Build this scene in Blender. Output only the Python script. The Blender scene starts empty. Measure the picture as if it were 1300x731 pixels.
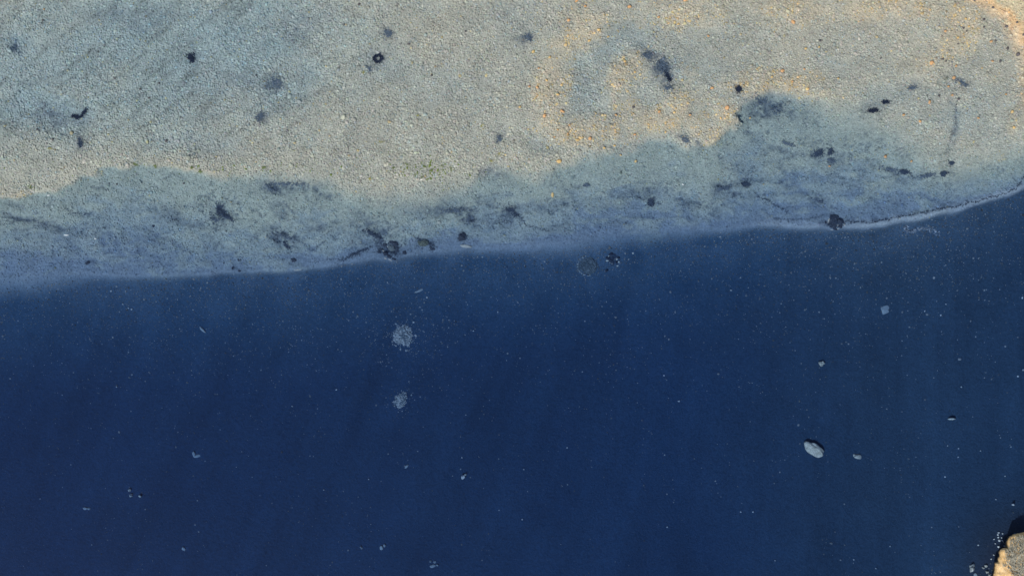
import bpy, math, random
import numpy as np
from mathutils import Vector, Quaternion

random.seed(7)
rng = np.random.default_rng(11)
scene = bpy.context.scene
R = math.radians

# ------------------------------------------------------------------ camera, sky, sun, exposure
H = 200.0                                   # the aircraft's height above the water, metres
cd = bpy.data.cameras.new('camera')
cam = bpy.data.objects.new('camera', cd)
scene.collection.objects.link(cam)
cam.location = (0, 0, H)
cd.sensor_width = 36.0
cd.lens = 36.0 * H / 130.0                  # the frame is about 130 m wide on the water
cd.clip_start = 1.0
cd.clip_end = 3000.0
scene.camera = cam

SUN_EL, SUN_AZ = R(54), R(216)              # from the lower left of the picture
SV = Vector((math.sin(SUN_AZ) * math.cos(SUN_EL), math.cos(SUN_AZ) * math.cos(SUN_EL), math.sin(SUN_EL)))
world = bpy.data.worlds.new('World')
scene.world = world
world.use_nodes = True
wn = world.node_tree
wn.nodes.clear()
sky = wn.nodes.new('ShaderNodeTexSky')
sky.sky_type = 'NISHITA'
sky.sun_disc = False
sky.sun_elevation = SUN_EL
sky.sun_rotation = SUN_AZ
bg = wn.nodes.new('ShaderNodeBackground')
bg.inputs['Strength'].default_value = 0.10
wo = wn.nodes.new('ShaderNodeOutputWorld')
wn.links.new(sky.outputs[0], bg.inputs[0])
wn.links.new(bg.outputs[0], wo.inputs[0])

sd = bpy.data.lights.new('sun', 'SUN')
sd.energy = 3.0
sd.angle = R(0.53)
sd.color = (1.0, 0.955, 0.88)
sun = bpy.data.objects.new('sun', sd)
sun.rotation_euler = SV.to_track_quat('Z', 'Y').to_euler()
sun.location = SV * 300
scene.collection.objects.link(sun)

scene.view_settings.view_transform = 'Standard'
scene.view_settings.look = 'None'
scene.view_settings.exposure = 0.50
scene.view_settings.gamma = 1.0
scene.view_settings.use_curve_mapping = False
scene.render.engine = 'CYCLES'
scene.cycles.use_denoising = True
scene.cycles.max_bounces = 6
scene.cycles.transparent_max_bounces = 16

# ------------------------------------------------------------------ small maths
def hash2(ix, iy, seed):
    n = (ix.astype(np.int64) * 374761393 + iy.astype(np.int64) * 668265263 + seed * 1274126177) & 0xFFFFFFFF
    n = ((n ^ (n >> 13)) * 1274126177) & 0xFFFFFFFF
    n = n ^ (n >> 16)
    return (n & 0xFFFF) / 65535.0

def vnoise(x, y, seed=0):
    x = np.asarray(x, float); y = np.asarray(y, float)
    ix = np.floor(x); iy = np.floor(y)
    fx = x - ix; fy = y - iy
    fx = fx * fx * fx * (fx * (fx * 6 - 15) + 10); fy = fy * fy * fy * (fy * (fy * 6 - 15) + 10)
    a = hash2(ix, iy, seed); b = hash2(ix + 1, iy, seed)
    c = hash2(ix, iy + 1, seed); d = hash2(ix + 1, iy + 1, seed)
    return (a * (1 - fx) + b * fx) * (1 - fy) + (c * (1 - fx) + d * fx) * fy

def fbm(x, y, seed=0, octv=4, gain=0.5):
    """about -1..1"""
    v = 0.0; a = 1.0; t = 0.0
    c, s = 0.8, 0.6
    for o in range(octv):
        v = v + a * (vnoise(x, y, seed + o * 17) * 2 - 1); t += a
        x, y = (c * x - s * y) * 2.03 + 5.1, (s * x + c * y) * 2.03 + 1.7
        a *= gain
    return v / t * 1.5

def sstep(a, b, x):
    t = np.clip((x - a) / (b - a), 0, 1)
    return t * t * (3 - 2 * t)

def lerp(a, b, t):
    return a + (b - a) * t

def smooth_curve(pts):
    """a callable through the points, corners rounded off"""
    p = np.array(pts, float)
    xs = np.arange(-400, 1701, 4.0)
    ys = np.interp(xs, p[:, 0], p[:, 1])
    k = np.hanning(9); k /= k.sum()
    ys = np.convolve(np.pad(ys, 4, mode='edge'), k, mode='valid')
    return lambda x: np.interp(x, xs, ys)

# ------------------------------------------------------------------ the lie of the lake bed
# plan coordinates are tenths of a metre, x to the right, y towards the viewer's feet
EDGE = smooth_curve([(-400, 372), (0, 361), (60, 357), (110, 350), (150, 352), (200, 351), (260, 349), (310, 346), (350, 346), (378, 344),
                     (410, 340), (450, 334), (480, 329), (520, 326), (560, 320), (590, 317), (640, 318), (690, 317), (730, 311), (770, 303),
                     (800, 299), (840, 297), (880, 294), (930, 293), (965, 285), (990, 289), (1020, 290), (1060, 289), (1100, 290),
                     (1140, 285), (1180, 278), (1220, 268), (1250, 259), (1275, 252), (1290, 247), (1302, 241), (1330, 226), (1700, 150)])
EDGE_SOFT = smooth_curve([(-400, 26), (0, 26), (70, 22), (120, 9), (300, 6), (450, 6), (560, 9), (680, 14), (740, 22), (820, 22), (900, 12), (980, 7),
                          (1060, 6), (1150, 4), (1300, 4), (1700, 4)])
BANK = smooth_curve([(-400, 270), (0, 253), (28, 252), (50, 245), (75, 240), (100, 228), (130, 216), (150, 211), (200, 212), (240, 218), (270, 223),
                     (300, 225), (340, 225), (400, 228), (430, 240), (480, 252), (530, 250), (570, 240), (600, 232), (625, 214), (650, 222),
                     (680, 226), (710, 210), (760, 197), (800, 196), (818, 180), (850, 178), (880, 188), (905, 188), (925, 168), (945, 135),
                     (960, 122), (1005, 124), (1060, 140), (1120, 155), (1160, 178), (1195, 205), (1250, 205), (1275, 196), (1300, 190), (1700, 150)])
BANK_SOFT = smooth_curve([(-400, 4), (0, 3), (230, 4), (320, 9), (420, 18), (520, 24), (600, 16), (700, 10), (780, 8), (830, 6), (930, 5), (965, 7), (1010, 12),
                          (1060, 28), (1130, 42), (1200, 40), (1300, 14)])
RIM = [(-300, 1150), (-60, 1185), (0, 1233), (12, 1255), (25, 1272), (45, 1287), (80, 1296), (120, 1301), (160, 1306), (200, 1322), (260, 1360), (900, 1500)]

def blobs(x, y, lst):
    m = np.zeros_like(x)
    for cx, cy, rx, ry, rot, amt in lst:
        c, s = math.cos(R(rot)), math.sin(R(rot))
        dx, dy = x - cx, y - cy
        u = (dx * c + dy * s) / rx; v = (-dx * s + dy * c) / ry
        m = np.maximum(m, amt * np.exp(-(u * u + v * v) ** 1.3 * 0.9))
    return m

# ochre sand between the pebbles
SAND = [(760, 160, 50, 14, 8, .85), (732, 20, 30, 20, 0, .85), (714, 62, 14, 28, 0, .95), (862, 132, 30, 22, 0, .8), (955, 100, 44, 12, -10, .85), (1225, 15, 30, 16, 10, .9), (1205, 60, 14, 24, 0, .7), (702, 105, 24, 48, 5, 1.15), (745, 40, 42, 24, -25, .85), (690, 150, 22, 22, 0, .85), (722, 168, 46, 18, 12, 1.0), (792, 95, 26, 30, 0, .9),
        (820, 145, 60, 20, 10, .95), (890, 160, 48, 32, 0, .55), (925, 140, 22, 26, 0, .7), (905, 182, 24, 8, 5, .8), (990, 108, 60, 16, -8, .75), (880, 100, 30, 14, -25, .45),
        (860, 20, 70, 22, 0, .8), (930, 40, 60, 22, 0, .25), (1010, 18, 55, 20, 0, .75), (1130, 10, 80, 20, 0, .7), (1040, 120, 60, 8, 0, .55),
        (1120, 200, 40, 9, 5, .5), (1170, 60, 40, 40, 0, .25), (1225, 40, 28, 30, 20, .85), (1180, 85, 20, 20, 0, .4), (1262, 100, 20, 12, 0, .35),
        (1290, 155, 12, 14, 0, .9), (1230, 215, 36, 10, -15, .45), (1285, 198, 22, 7, -10, .7), (1150, 210, 50, 9, 0, .35),
        (28, 249, 14, 5, -10, .7), (120, 223, 34, 4, -28, .6), (260, 217, 40, 5, 8, .45), (660, 195, 30, 18, 0, .3), (1070, 45, 60, 30, 0, .2), (990, 60, 60, 30, 0, .22)]
# deeper, bluer water over the pebble flat
HOLLOW = [(60, 140, 70, 26, 10, .5), (300, 60, 120, 60, -20, .5), (150, 45, 90, 40, -30, .35), (350, 100, 60, 40, 0, .45), (250, 180, 60, 16, 0, .35), (40, 90, 60, 30, 0, .3),
          (744, 112, 30, 46, 12, .50), (806, 42, 36, 24, -20, .55), (775, 66, 48, 20, -32, .50), (735, 82, 24, 18, -35, .5), (772, 138, 46, 16, 0, .42), (880, 72, 60, 44, 0, .40), (950, 60, 60, 40, 0, .32), (1090, 60, 80, 40, 0, .30), (820, 115, 30, 30, 0, .3),
          (655, 20, 30, 30, 0, .3), (690, 180, 24, 14, 0, .3), (820, 190, 40, 12, 0, .6), (983, 136, 30, 16, 5, .8), (1060, 80, 50, 24, 0, .35), (1140, 120, 70, 20, 0, .4),
          (1240, 90, 46, 44, 0, .35), (1230, 150, 60, 30, 0, .35), (1215, 160, 7, 40, 0, .5), (1282, 210, 26, 10, -6, .7), (560, 110, 60, 30, 0, .2), (960, 85, 50, 20, 0, .3),
          (20, 60, 16, 16, 0, .4), (480, 80, 40, 26, 0, .25)]
# dark films of rotting leaf and weed on the bed, with shapes of their own
FILM = [(1060, 283, 13, 9, 0, .85), (493, 317, 18, 11, 20, .85), (541, 311, 12, 6, 15, .6), (587, 300, 9, 8, 0, .6), (372, 331, 8, 5, 0, .5), (303, 332, 10, 6, 0, .45), (112, 334, 7, 5, 0, .4), (1050, 200, 16, 9, 10, .5),
        (372, 236, 34, 6, -4, .75), (345, 240, 16, 9, 10, .8), (400, 240, 14, 6, 30, .55), (360, 300, 20, 10, 25, .85), (355, 268, 8, 20, -30, .45), (410, 285, 24, 6, -20, .4),
        (30, 277, 40, 5, 10, .6), (75, 288, 40, 5, 12, .45), (15, 262, 20, 5, 0, .3), (90, 270, 14, 4, 25, .5), (112, 275, 10, 3, 10, .5), (215, 272, 26, 10, 25, .5),
        (250, 285, 30, 7, 5, .45), (200, 302, 30, 4, 25, .45), (285, 272, 16, 9, 60, .7), (330, 297, 12, 4, -40, .5), (440, 315, 20, 4, -25, .3),
        (520, 258, 14, 6, 10, .3), (560, 268, 34, 8, -6, .65), (585, 262, 24, 10, 20, .5), (598, 277, 12, 10, 40, .75), (535, 265, 14, 7, 0, .5), (620, 280, 22, 5, 0, .4),
        (452, 285, 12, 6, 20, .35), (480, 292, 26, 6, 28, .55), (478, 305, 22, 14, 20, .55), (455, 318, 20, 5, -25, .5), (500, 318, 16, 12, 0, .5), (625, 222, 18, 10, 5, .45), (650, 268, 16, 12, 0, .7),
        (635, 258, 20, 5, 10, .35), (690, 262, 50, 8, -10, .3), (820, 245, 30, 5, 0, .4), (780, 260, 40, 5, -8, .25), (880, 255, 24, 7, 0, .45), (915, 240, 16, 7, 0, .75), (940, 233, 18, 6, -10, .65),
        (760, 286, 60, 8, -12, .3), (700, 292, 40, 6, -10, .3), (982, 138, 32, 16, 5, .70), (1000, 185, 16, 3, 20, .5), (880, 178, 16, 3, 30, .6), (862, 172, 12, 4, 10, .4), (1040, 250, 24, 6, 25, .5), (1040, 198, 18, 7, 20, .35),
        (1005, 210, 14, 8, 0, .25), (1140, 215, 22, 4, 10, .5), (1165, 222, 30, 4, -4, .45), (1050, 205, 20, 4, 30, .3), (840, 88, 14, 22, -35, .75), (822, 68, 14, 8, 30, .65), (668, 45, 14, 10, 30, .5),
        (348, 104, 14, 10, 0, .6), (330, 149, 8, 8, 0, .5), (65, 146, 22, 12, 30, .45), (20, 62, 10, 8, 0, .5), (492, 43, 8, 7, 0, .55), (480, 76, 14, 12, 0, .35), (243, 74, 14, 12, 0, .35),
        (103, 146, 16, 9, -30, .35), (104, 178, 8, 12, 0, .45), (1155, 112, 14, 7, -20, .35), (1222, 106, 12, 5, 20, .45), (1213, 150, 3, 40, 3, .35), (633, 172, 8, 10, 0, .4), (190, 25, 40, 14, -20, .25), (140, 14, 30, 10, 0, .3),
        (380, 30, 40, 16, -20, .25), (300, 100, 24, 12, 0, .2), (240, 172, 14, 8, 0, .3), (938, 116, 10, 9, 0, .4), (1110, 138, 20, 8, -20, .3), (0, 290, 40, 14, 0, .2), (830, 300, 90, 4, -3, .12)]
# pale fine silt
SILT = [(1040, 304, 30, 7, -30, .25), (1072, 322, 26, 6, -45, .22), (1120, 308, 34, 10, 0, .15), (1033, 318, 14, 5, -40, .2), (940, 310, 60, 8, -5, .12), (375, 348, 10, 5, 0, .7), (112, 347, 7, 3, 0, .6), (590, 313, 14, 5, 0, .8), (1060, 292, 14, 5, 0, .5), (500, 334, 12, 4, 0, .5), (745, 340, 22, 16, 20, .25), (778, 332, 14, 14, 0, .3),
        (1155, 291, 8, 5, 0, .5), (1178, 291, 16, 3, 10, .35), (30, 330, 60, 16, -3, .55), (110, 310, 60, 20, 5, .35), (690, 308, 70, 8, -3, .5), (900, 288, 70, 6, -2, .6), (800, 293, 60, 6, -5, .35)]

def bed(x, y):
    """x, y in plan tenths of a metre -> height in metres, colour of the sediment (linear), masks"""
    wx = x + 7 * fbm(x / 38, y / 38, 3) + 2.5 * fbm(x / 9, y / 9, 4, 3)
    wy = y + 5 * fbm(x / 38, y / 38, 5) + 2.5 * fbm(x / 9, y / 9, 6, 3)
    big = fbm(x / 160, y / 160, 8)
    sand = blobs(wx, wy, SAND)
    sand = np.clip(sand * (0.8 + 0.4 * fbm(x / 11, y / 11, 21, 3)), 0, 1)
    sand = sand * lerp(.35, 1.0, sstep(.20, .42, sand + .16 * fbm(x / 14, y / 14, 22, 5, .65)))
    hollow = blobs(wx, wy, HOLLOW)
    film = blobs(wx, wy, FILM) * np.clip(0.85 + 1.15 * fbm(x / 8, y / 6, 9, 5, .7), 0.0, 1.6)
    silt = blobs(wx, wy, SILT)
    eb = BANK(x + 10 * fbm(x / 20, y / 20, 17, 5, .62)); ee = EDGE(x)
    edge_y = y + 1.6 * fbm(x / 26, y / 40, 12, 3)
    bank_y = y + 6.0 * fbm(x / 26, y / 26, 13, 5, .6)
    bank = sstep(-1, 1, (bank_y - eb) / BANK_SOFT(x))
    es = EDGE_SOFT(x)
    s = (edge_y - ee)                                         # tenths of a metre past the drop-off
    ledge = sstep(-0.5, 1.0, s / es)
    t = np.clip((y - eb) / np.maximum(ee - eb, 10), 0, 1)
    swirl = fbm(x / 60 + 1.3 * fbm(x / 50, y / 30, 31), y / 22 + 1.3 * fbm(x / 40, y / 24, 32), 33, 4)
    streak = fbm((x * 0.80 - y * 0.60) / 60, (x * 0.60 + y * 0.80) / 9, 41, 3)      # combed diagonally at the upper left
    leftness = sstep(620, 150, x) * sstep(235, 120, y)
    z_up = -0.34 - 0.95 * hollow + 0.16 * sand + 0.10 * big + 0.06 * fbm(x / 30, y / 30, 14) + 0.07 * streak * leftness - 0.18 * leftness
    comb = np.clip(fbm((x * .80 - y * .60) / 34, (x * .60 + y * .80) / 7, 43, 4, .65) - .12, 0, 1) * sstep(640, 250, x) * sstep(250, 140, y)
    rag = fbm(x / 34 + .9 * fbm(x / 26, y / 16, 34), y / 15 + .9 * fbm(x / 24, y / 15, 35), 36, 6, .62)
    v = 3.4 * t + .9 * swirl + .75 * rag
    fr = v - np.floor(v)
    ter = np.clip((np.floor(v) + sstep(.45, 1.0, fr)) / 3.4, -.3, 1.3)
    lip = np.exp(-((fr - .42) / .10) ** 2) * sstep(.05, .5, fbm(x / 45, y / 30, 37, 3) + .25) * sstep(-.05, .12, t) * sstep(1.02, .8, t)
    film = np.clip(film + .6 * lip * bank, 0, 1.5)
    tm = lerp(t, ter, .55)
    z_mid = -0.95 - 0.85 * np.clip(tm, 0, 1) ** 1.6 + 0.10 * swirl - 0.22 * film
    z = lerp(z_up, z_mid, bank) - 0.12 * film
    ridge = np.exp(-((s + 6) / 5.0) ** 2) * sstep(1040, 1130, x)
    ridge2 = np.exp(-((s + 5) / 7.0) ** 2) * sstep(940, 985, x) * sstep(1130, 1060, x) * 0.8
    z = z + 0.35 * ridge + 0.25 * ridge2
    band = np.exp(-((x - 1195 + .02 * (y - 500)) / 26) ** 2) + .9 * np.exp(-((x - 1300) / 12) ** 2) * sstep(640, 560, y) - .7 * np.exp(-((x - 1255) / 28) ** 2) * sstep(520, 640, y) + .6 * np.exp(-((x - 905) / 30) ** 2) * sstep(420, 560, y) - .5 * np.exp(-((x - 1010) / 24) ** 2)
    furrow = fbm((x - 0.42 * (400 - y) * sstep(1150, 500, x)) / 22, y / 260, 51, 3)
    right = sstep(820, 1180, x)
    z_deep = -3.05 - 1.1 * (1 - np.exp(-np.maximum(s, 0) / 70)) - 0.35 * sstep(600, 100, x) * sstep(380, 560, y) + 0.25 * right + 0.07 * furrow + 0.10 * fbm(x / 70, y / 70, 15)
    added_shoal = np.exp(-(((x - 1306) / 75) ** 2 + ((y - 738) / 85) ** 2) ** 1.5)  # raised bed round the crag, added to shorten the crag's shadow
    z_deep = z_deep + 2.5 * added_shoal
    z = lerp(z, z_deep, ledge)
    # land in the upper right corner
    ry = np.array([p[0] for p in RIM], float); rx = np.array([p[1] for p in RIM], float)
    L = x - np.interp(y, ry, rx) + 12 * fbm(x / 16, y / 16, 16, 5, .65)
    land = sstep(-14, 26, L)
    z = lerp(z, 0.12 + 0.004 * np.clip(L, 0, 400), land * sstep(240, 170, y))
    land = land * sstep(240, 170, y)
    # ---- colours
    def C(r, g, b): return np.array([r, g, b])[None, :]
    n1 = lambda v: v.reshape(-1, 1)
    f = lambda v: v.ravel()[:, None]
    var = fbm(x / 16, y / 16, 61, 4)
    col = C(.352, .352, .298) * np.ones((x.size, 3))
    col = lerp(col, C(.282, .334, .318), f(np.clip(.6 * hollow + .75 * leftness + .25 * big + .25 * fbm(x / 45, y / 30, 45), 0, 1)))
    col = lerp(col, C(.47, .40, .285), f(np.clip(sand + .42 * sstep(680, 1100, x) * sstep(170, 60, y), 0, 1)) * .62)
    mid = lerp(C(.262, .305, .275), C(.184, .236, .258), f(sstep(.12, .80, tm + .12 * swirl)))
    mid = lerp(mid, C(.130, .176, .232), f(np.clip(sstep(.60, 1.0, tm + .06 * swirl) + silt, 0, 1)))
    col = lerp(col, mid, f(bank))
    col = lerp(col, C(.235, .285, .33), f(np.clip(ridge * .95 + ridge2 * .6, 0, 1)))
    col = col * (1 + .10 * f(var)) * (1 - .42 * f(comb))
    col = lerp(col, C(.062, .085, .118), f(np.clip(film * 1.2, 0, 1)) * .78)
    mud = lerp(C(.021, .055, .094), C(.016, .040, .076), f(sstep(20, 160, s)))
    mud = lerp(mud, C(.031, .056, .080), f(right * .85))
    mud = mud * (1 + .09 * f(furrow) + .08 * f(band) + .10 * f(fbm(x / 30, y / 44, 73, 5, .6)))
    mud = lerp(mud, C(.018, .024, .042), f(np.clip(added_shoal * 1.1, 0, 1)))  # dark of deeper water painted into the mud of the raised bed
    dust = np.exp(-np.maximum(s, 0) / 48) * (0.8 + 0.5 * fbm(x / 30, y / 30, 71))
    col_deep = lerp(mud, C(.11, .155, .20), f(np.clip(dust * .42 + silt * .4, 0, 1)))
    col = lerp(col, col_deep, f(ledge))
    rim = np.exp(-((L - 6) / 9.0) ** 2)
    lc = lerp(C(.52, .33, .16), C(.44, .38, .25), f(sstep(12, 34, L)))
    lc = lerp(lc, C(.64, .49, .31), f(np.clip(rim * (.6 + .8 * fbm(x / 6, y / 6, 81)), 0, 1)))
    col = lerp(col, lc, f(land))
    return z, np.clip(col, 0.01, 1), dict(sand=sand, hollow=hollow, film=film, bank=bank, ledge=ledge, s=s, t=t, land=land, left=leftness, streak=streak, right=right, L=L)

# ------------------------------------------------------------------ materials
def new_mat(name):
    m = bpy.data.materials.new(name)
    m.use_nodes = True
    nt = m.node_tree
    p = nt.nodes['Principled BSDF']
    p.inputs['Roughness'].default_value = 0.9
    p.inputs['Specular IOR Level'].default_value = 0.12
    return m, nt, p

def noise_node(nt, scale, detail=4, rough=0.6, dim='3D', coord='Object'):
    tc = nt.nodes.new('ShaderNodeTexCoord')
    n = nt.nodes.new('ShaderNodeTexNoise')
    n.inputs['Scale'].default_value = scale
    n.inputs['Detail'].default_value = detail
    n.inputs['Roughness'].default_value = rough
    nt.links.new(tc.outputs[coord], n.inputs['Vector'])
    return n

def ramp_node(nt, fac, stops):
    r = nt.nodes.new('ShaderNodeValToRGB')
    e = r.color_ramp.elements
    while len(e) < len(stops): e.new(0.5)
    for k, (pos, c) in enumerate(stops):
        e[k].position = pos; e[k].color = (*c, 1)
    nt.links.new(fac, r.inputs[0])
    return r

def mul_color(nt, a, b):
    m = nt.nodes.new('ShaderNodeMix'); m.data_type = 'RGBA'; m.blend_type = 'MULTIPLY'
    m.inputs['Factor'].default_value = 1.0
    nt.links.new(a, m.inputs[6]); nt.links.new(b, m.inputs[7])
    return m.outputs[2]

def mottled(name, stops, scale=2.0, fine=14.0, bump=0.4, rough=0.9):
    m, nt, p = new_mat(name)
    n = noise_node(nt, scale, 6, 0.65)
    r = ramp_node(nt, n.outputs['Fac'], stops)
    n2 = noise_node(nt, fine, 3, 0.6)
    r2 = ramp_node(nt, n2.outputs['Fac'], [(.3, (.65, .65, .65)), (.7, (1.25, 1.25, 1.25))])
    nt.links.new(mul_color(nt, r.outputs[0], r2.outputs[0]), p.inputs['Base Color'])
    b = nt.nodes.new('ShaderNodeBump'); b.inputs['Strength'].default_value = bump; b.inputs['Distance'].default_value = 0.06
    nt.links.new(n2.outputs['Fac'], b.inputs['Height']); nt.links.new(b.outputs[0], p.inputs['Normal'])
    p.inputs['Roughness'].default_value = rough
    return m

bed_m, nt, p = new_mat('lake_bed_sediment')
at = nt.nodes.new('ShaderNodeAttribute'); at.attribute_name = 'sediment'
n = noise_node(nt, 3.6, 3, 0.7)
r = ramp_node(nt, n.outputs['Fac'], [(.30, (.78, .78, .78)), (.50, (1, 1, 1)), (.72, (1.24, 1.24, 1.24))])
nt.links.new(mul_color(nt, at.outputs['Color'], r.outputs[0]), p.inputs['Base Color'])
b = nt.nodes.new('ShaderNodeBump'); b.inputs['Strength'].default_value = 0.85; b.inputs['Distance'].default_value = 0.20
nt.links.new(n.outputs['Fac'], b.inputs['Height']); nt.links.new(b.outputs[0], p.inputs['Normal'])

peb_m, nt, p = new_mat('pebble_stone')
at = nt.nodes.new('ShaderNodeAttribute'); at.attribute_type = 'INSTANCER'; at.attribute_name = 'stone'
nt.links.new(at.outputs['Color'], p.inputs['Base Color'])

M = {}
M['dark_rock'] = mottled('dark_rock', [(.3, (.014, .020, .036)), (.5, (.026, .036, .058)), (.72, (.085, .105, .135))], 3.2)
M['slate_rock'] = mottled('slate_rock', [(.3, (.06, .08, .09)), (.55, (.10, .125, .14)), (.75, (.18, .21, .22))])
M['mossy_rock'] = mottled('mossy_rock', [(.3, (.03, .04, .045)), (.5, (.075, .095, .09)), (.7, (.15, .18, .15))], 3.5)
M['pale_rock'] = mottled('pale_rock', [(.25, (.34, .33, .27)), (.5, (.52, .50, .42)), (.75, (.68, .66, .58))])
M['buff_rock'] = mottled('buff_rock', [(.25, (.24, .21, .15)), (.5, (.50, .45, .34)), (.75, (.66, .60, .48))], 2.2, 9.0, .8)
M['white_rock'] = mottled('white_rock', [(.25, (.60, .58, .52)), (.6, (.76, .74, .68)), (.8, (.85, .83, .78))])
M['mist_rock'] = mottled('silted_rock', [(.25, (.17, .19, .19)), (.5, (.26, .29, .29)), (.75, (.40, .42, .42))], 3.0)
M['chip_rock'] = mottled('chip_rock', [(.25, (.20, .21, .20)), (.5, (.34, .34, .32)), (.75, (.50, .49, .45))], 5.0)
M['dark_slate_rock'] = mottled('dark_slate_rock', [(.3, (.030, .045, .06)), (.55, (.06, .085, .10)), (.75, (.11, .14, .15))], 4.0)  # the dark mound's own slate colour
M['orange_rock'] = mottled('orange_rock', [(.25, (.46, .26, .13)), (.5, (.62, .36, .17)), (.75, (.70, .50, .30))], 4.0)
M['ochre_rock'] = mottled('ochre_rock', [(.25, (.50, .33, .12)), (.5, (.66, .46, .20)), (.75, (.74, .60, .36))], 4.0)
M['brown_rock'] = mottled('brown_rock', [(.25, (.07, .065, .07)), (.5, (.12, .11, .11)), (.75, (.2, .18, .18))], 4.0)
M['weed'] = mottled('dark_weed', [(.3, (.010, .015, .030)), (.6, (.018, .027, .050)), (.8, (.035, .048, .075))], 3.0, 20.0, 0.1)
M['weed_blue'] = mottled('silted_weed', [(.3, (.07, .10, .14)), (.6, (.10, .135, .18)), (.8, (.15, .18, .21))], 3.0, 20.0, 0.1)
M['weed_slate'] = mottled('slate_weed', [(.3, (.025, .040, .070)), (.6, (.045, .065, .100)), (.8, (.08, .105, .14))], 3.0, 20.0, 0.1)
M['algae'] = mottled('green_algae', [(.3, (.11, .14, .05)), (.6, (.17, .21, .08)), (.8, (.26, .28, .12))], 3.0, 20.0, 0.1)
M['algae_yellow'] = mottled('yellow_algae', [(.3, (.26, .25, .04)), (.6, (.38, .35, .08)), (.8, (.46, .42, .14))], 3.0, 20.0, 0.1)
M['crag'] = mottled('golden_crag_stone', [(.25, (.30, .17, .08)), (.45, (.62, .40, .17)), (.6, (.68, .47, .24)), (.8, (.72, .58, .38))], 0.9, 7.0, 0.9)
M['straw'] = mottled('dry_straw', [(.3, (.16, .155, .125)), (.55, (.33, .31, .24)), (.8, (.55, .50, .38))], 2.0, 9.0, 0.1)

# ------------------------------------------------------------------ building helpers
COL = scene.collection
def link(name, me, mat=None, parent=None):
    o = bpy.data.objects.new(name, me)
    if mat is not None:
        me.materials.clear(); me.materials.append(mat)
    if parent is not None: o.parent = parent
    COL.objects.link(o)
    return o

def tag(o, label, cat, group=None):
    o['label'] = label; o['category'] = cat
    if group: o['group'] = group
    return o

def fast_mesh(name, verts, faces, smooth=True):
    verts = np.asarray(verts, np.float32); faces = np.asarray(faces, np.int32)
    me = bpy.data.meshes.new(name)
    k = faces.shape[1]
    me.vertices.add(len(verts)); me.vertices.foreach_set('co', verts.ravel())
    me.loops.add(faces.size); me.loops.foreach_set('vertex_index', faces.ravel())
    me.polygons.add(len(faces)); me.polygons.foreach_set('loop_start', np.arange(0, faces.size, k, dtype=np.int32))
    me.polygons.foreach_set('loop_total', np.full(len(faces), k, np.int32))
    me.polygons.foreach_set('use_smooth', np.full(len(faces), smooth))
    me.update(calc_edges=True)
    return me

def icosphere(sub):
    t = (1 + 5 ** .5) / 2
    v = [(-1, t, 0), (1, t, 0), (-1, -t, 0), (1, -t, 0), (0, -1, t), (0, 1, t), (0, -1, -t), (0, 1, -t), (t, 0, -1), (t, 0, 1), (-t, 0, -1), (-t, 0, 1)]
    v = [Vector(q).normalized() for q in v]
    f = [(0, 11, 5), (0, 5, 1), (0, 1, 7), (0, 7, 10), (0, 10, 11), (1, 5, 9), (5, 11, 4), (11, 10, 2), (10, 7, 6), (7, 1, 8), (3, 9, 4), (3, 4, 2), (3, 2, 6), (3, 6, 8), (3, 8, 9), (4, 9, 5), (2, 4, 11), (6, 2, 10), (8, 6, 7), (9, 8, 1)]
    for _ in range(sub):
        mid = {}; nf = []
        def m(a, b):
            k = (min(a, b), max(a, b))
            if k not in mid:
                v.append((v[a] + v[b]).normalized()); mid[k] = len(v) - 1
            return mid[k]
        for a, b_, c in f:
            x, y, z = m(a, b_), m(b_, c), m(c, a)
            nf += [(a, x, z), (b_, y, x), (c, z, y), (x, y, z)]
        f = nf
    return np.array([list(q) for q in v]), np.array(f)

ICO = {k: icosphere(k) for k in (1, 2, 3, 4)}
def stone_mesh(name, sub, seed, rough=0.22, facets=5):
    v, f = ICO[sub]
    v = v.copy()
    g = np.random.default_rng(seed)
    d = 1 + rough * fbm(v[:, 0] * 1.3 + v[:, 2] * .7 + seed * 3.1, v[:, 1] * 1.3 - v[:, 2] * .9 + seed, seed, 3)
    v *= d[:, None]
    for _ in range(facets):                                 # chop flats, as broken stone has
        nrm = g.normal(size=3); nrm /= np.linalg.norm(nrm)
        h = g.uniform(.72, .92)
        over = np.maximum(v @ nrm - h, 0)
        v -= over[:, None] * nrm[None, :] * .9
    return fast_mesh(name, v, f, smooth=sub >= 3)

# ------------------------------------------------------------------ lake bed
inner_x = np.arange(-69, 69.01, 0.2); inner_y = np.arange(-41, 41.01, 0.2)
grow = np.cumsum(0.3 * 1.16 ** np.arange(1, 32))
gx = np.concatenate([-69 - grow[::-1], inner_x, 69 + grow]); gy = np.concatenate([-41 - grow[::-1], inner_y, 41 + grow])
GX, GY = np.meshgrid(gx, gy)
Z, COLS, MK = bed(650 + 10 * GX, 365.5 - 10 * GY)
Z = Z + 0.03 * fbm(GX * 2.2, GY * 2.2, 91, 2) + 0.05 * fbm((GX * .8 + GY * .6) * .5, (GY * .8 - GX * .6) * 1.5, 92, 3) * (1 - MK['ledge'])
nx, ny = len(gx), len(gy)
idx = np.arange(nx * ny).reshape(ny, nx)
quads = np.stack([idx[:-1, :-1], idx[:-1, 1:], idx[1:, 1:], idx[1:, :-1]], -1).reshape(-1, 4)
me = fast_mesh('lake_bed', np.stack([GX, GY, Z], -1).reshape(-1, 3), quads)
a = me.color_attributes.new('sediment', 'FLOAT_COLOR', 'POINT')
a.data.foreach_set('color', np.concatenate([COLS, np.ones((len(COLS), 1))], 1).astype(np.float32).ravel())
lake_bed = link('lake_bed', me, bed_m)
lake_bed['kind'] = 'structure'

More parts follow.
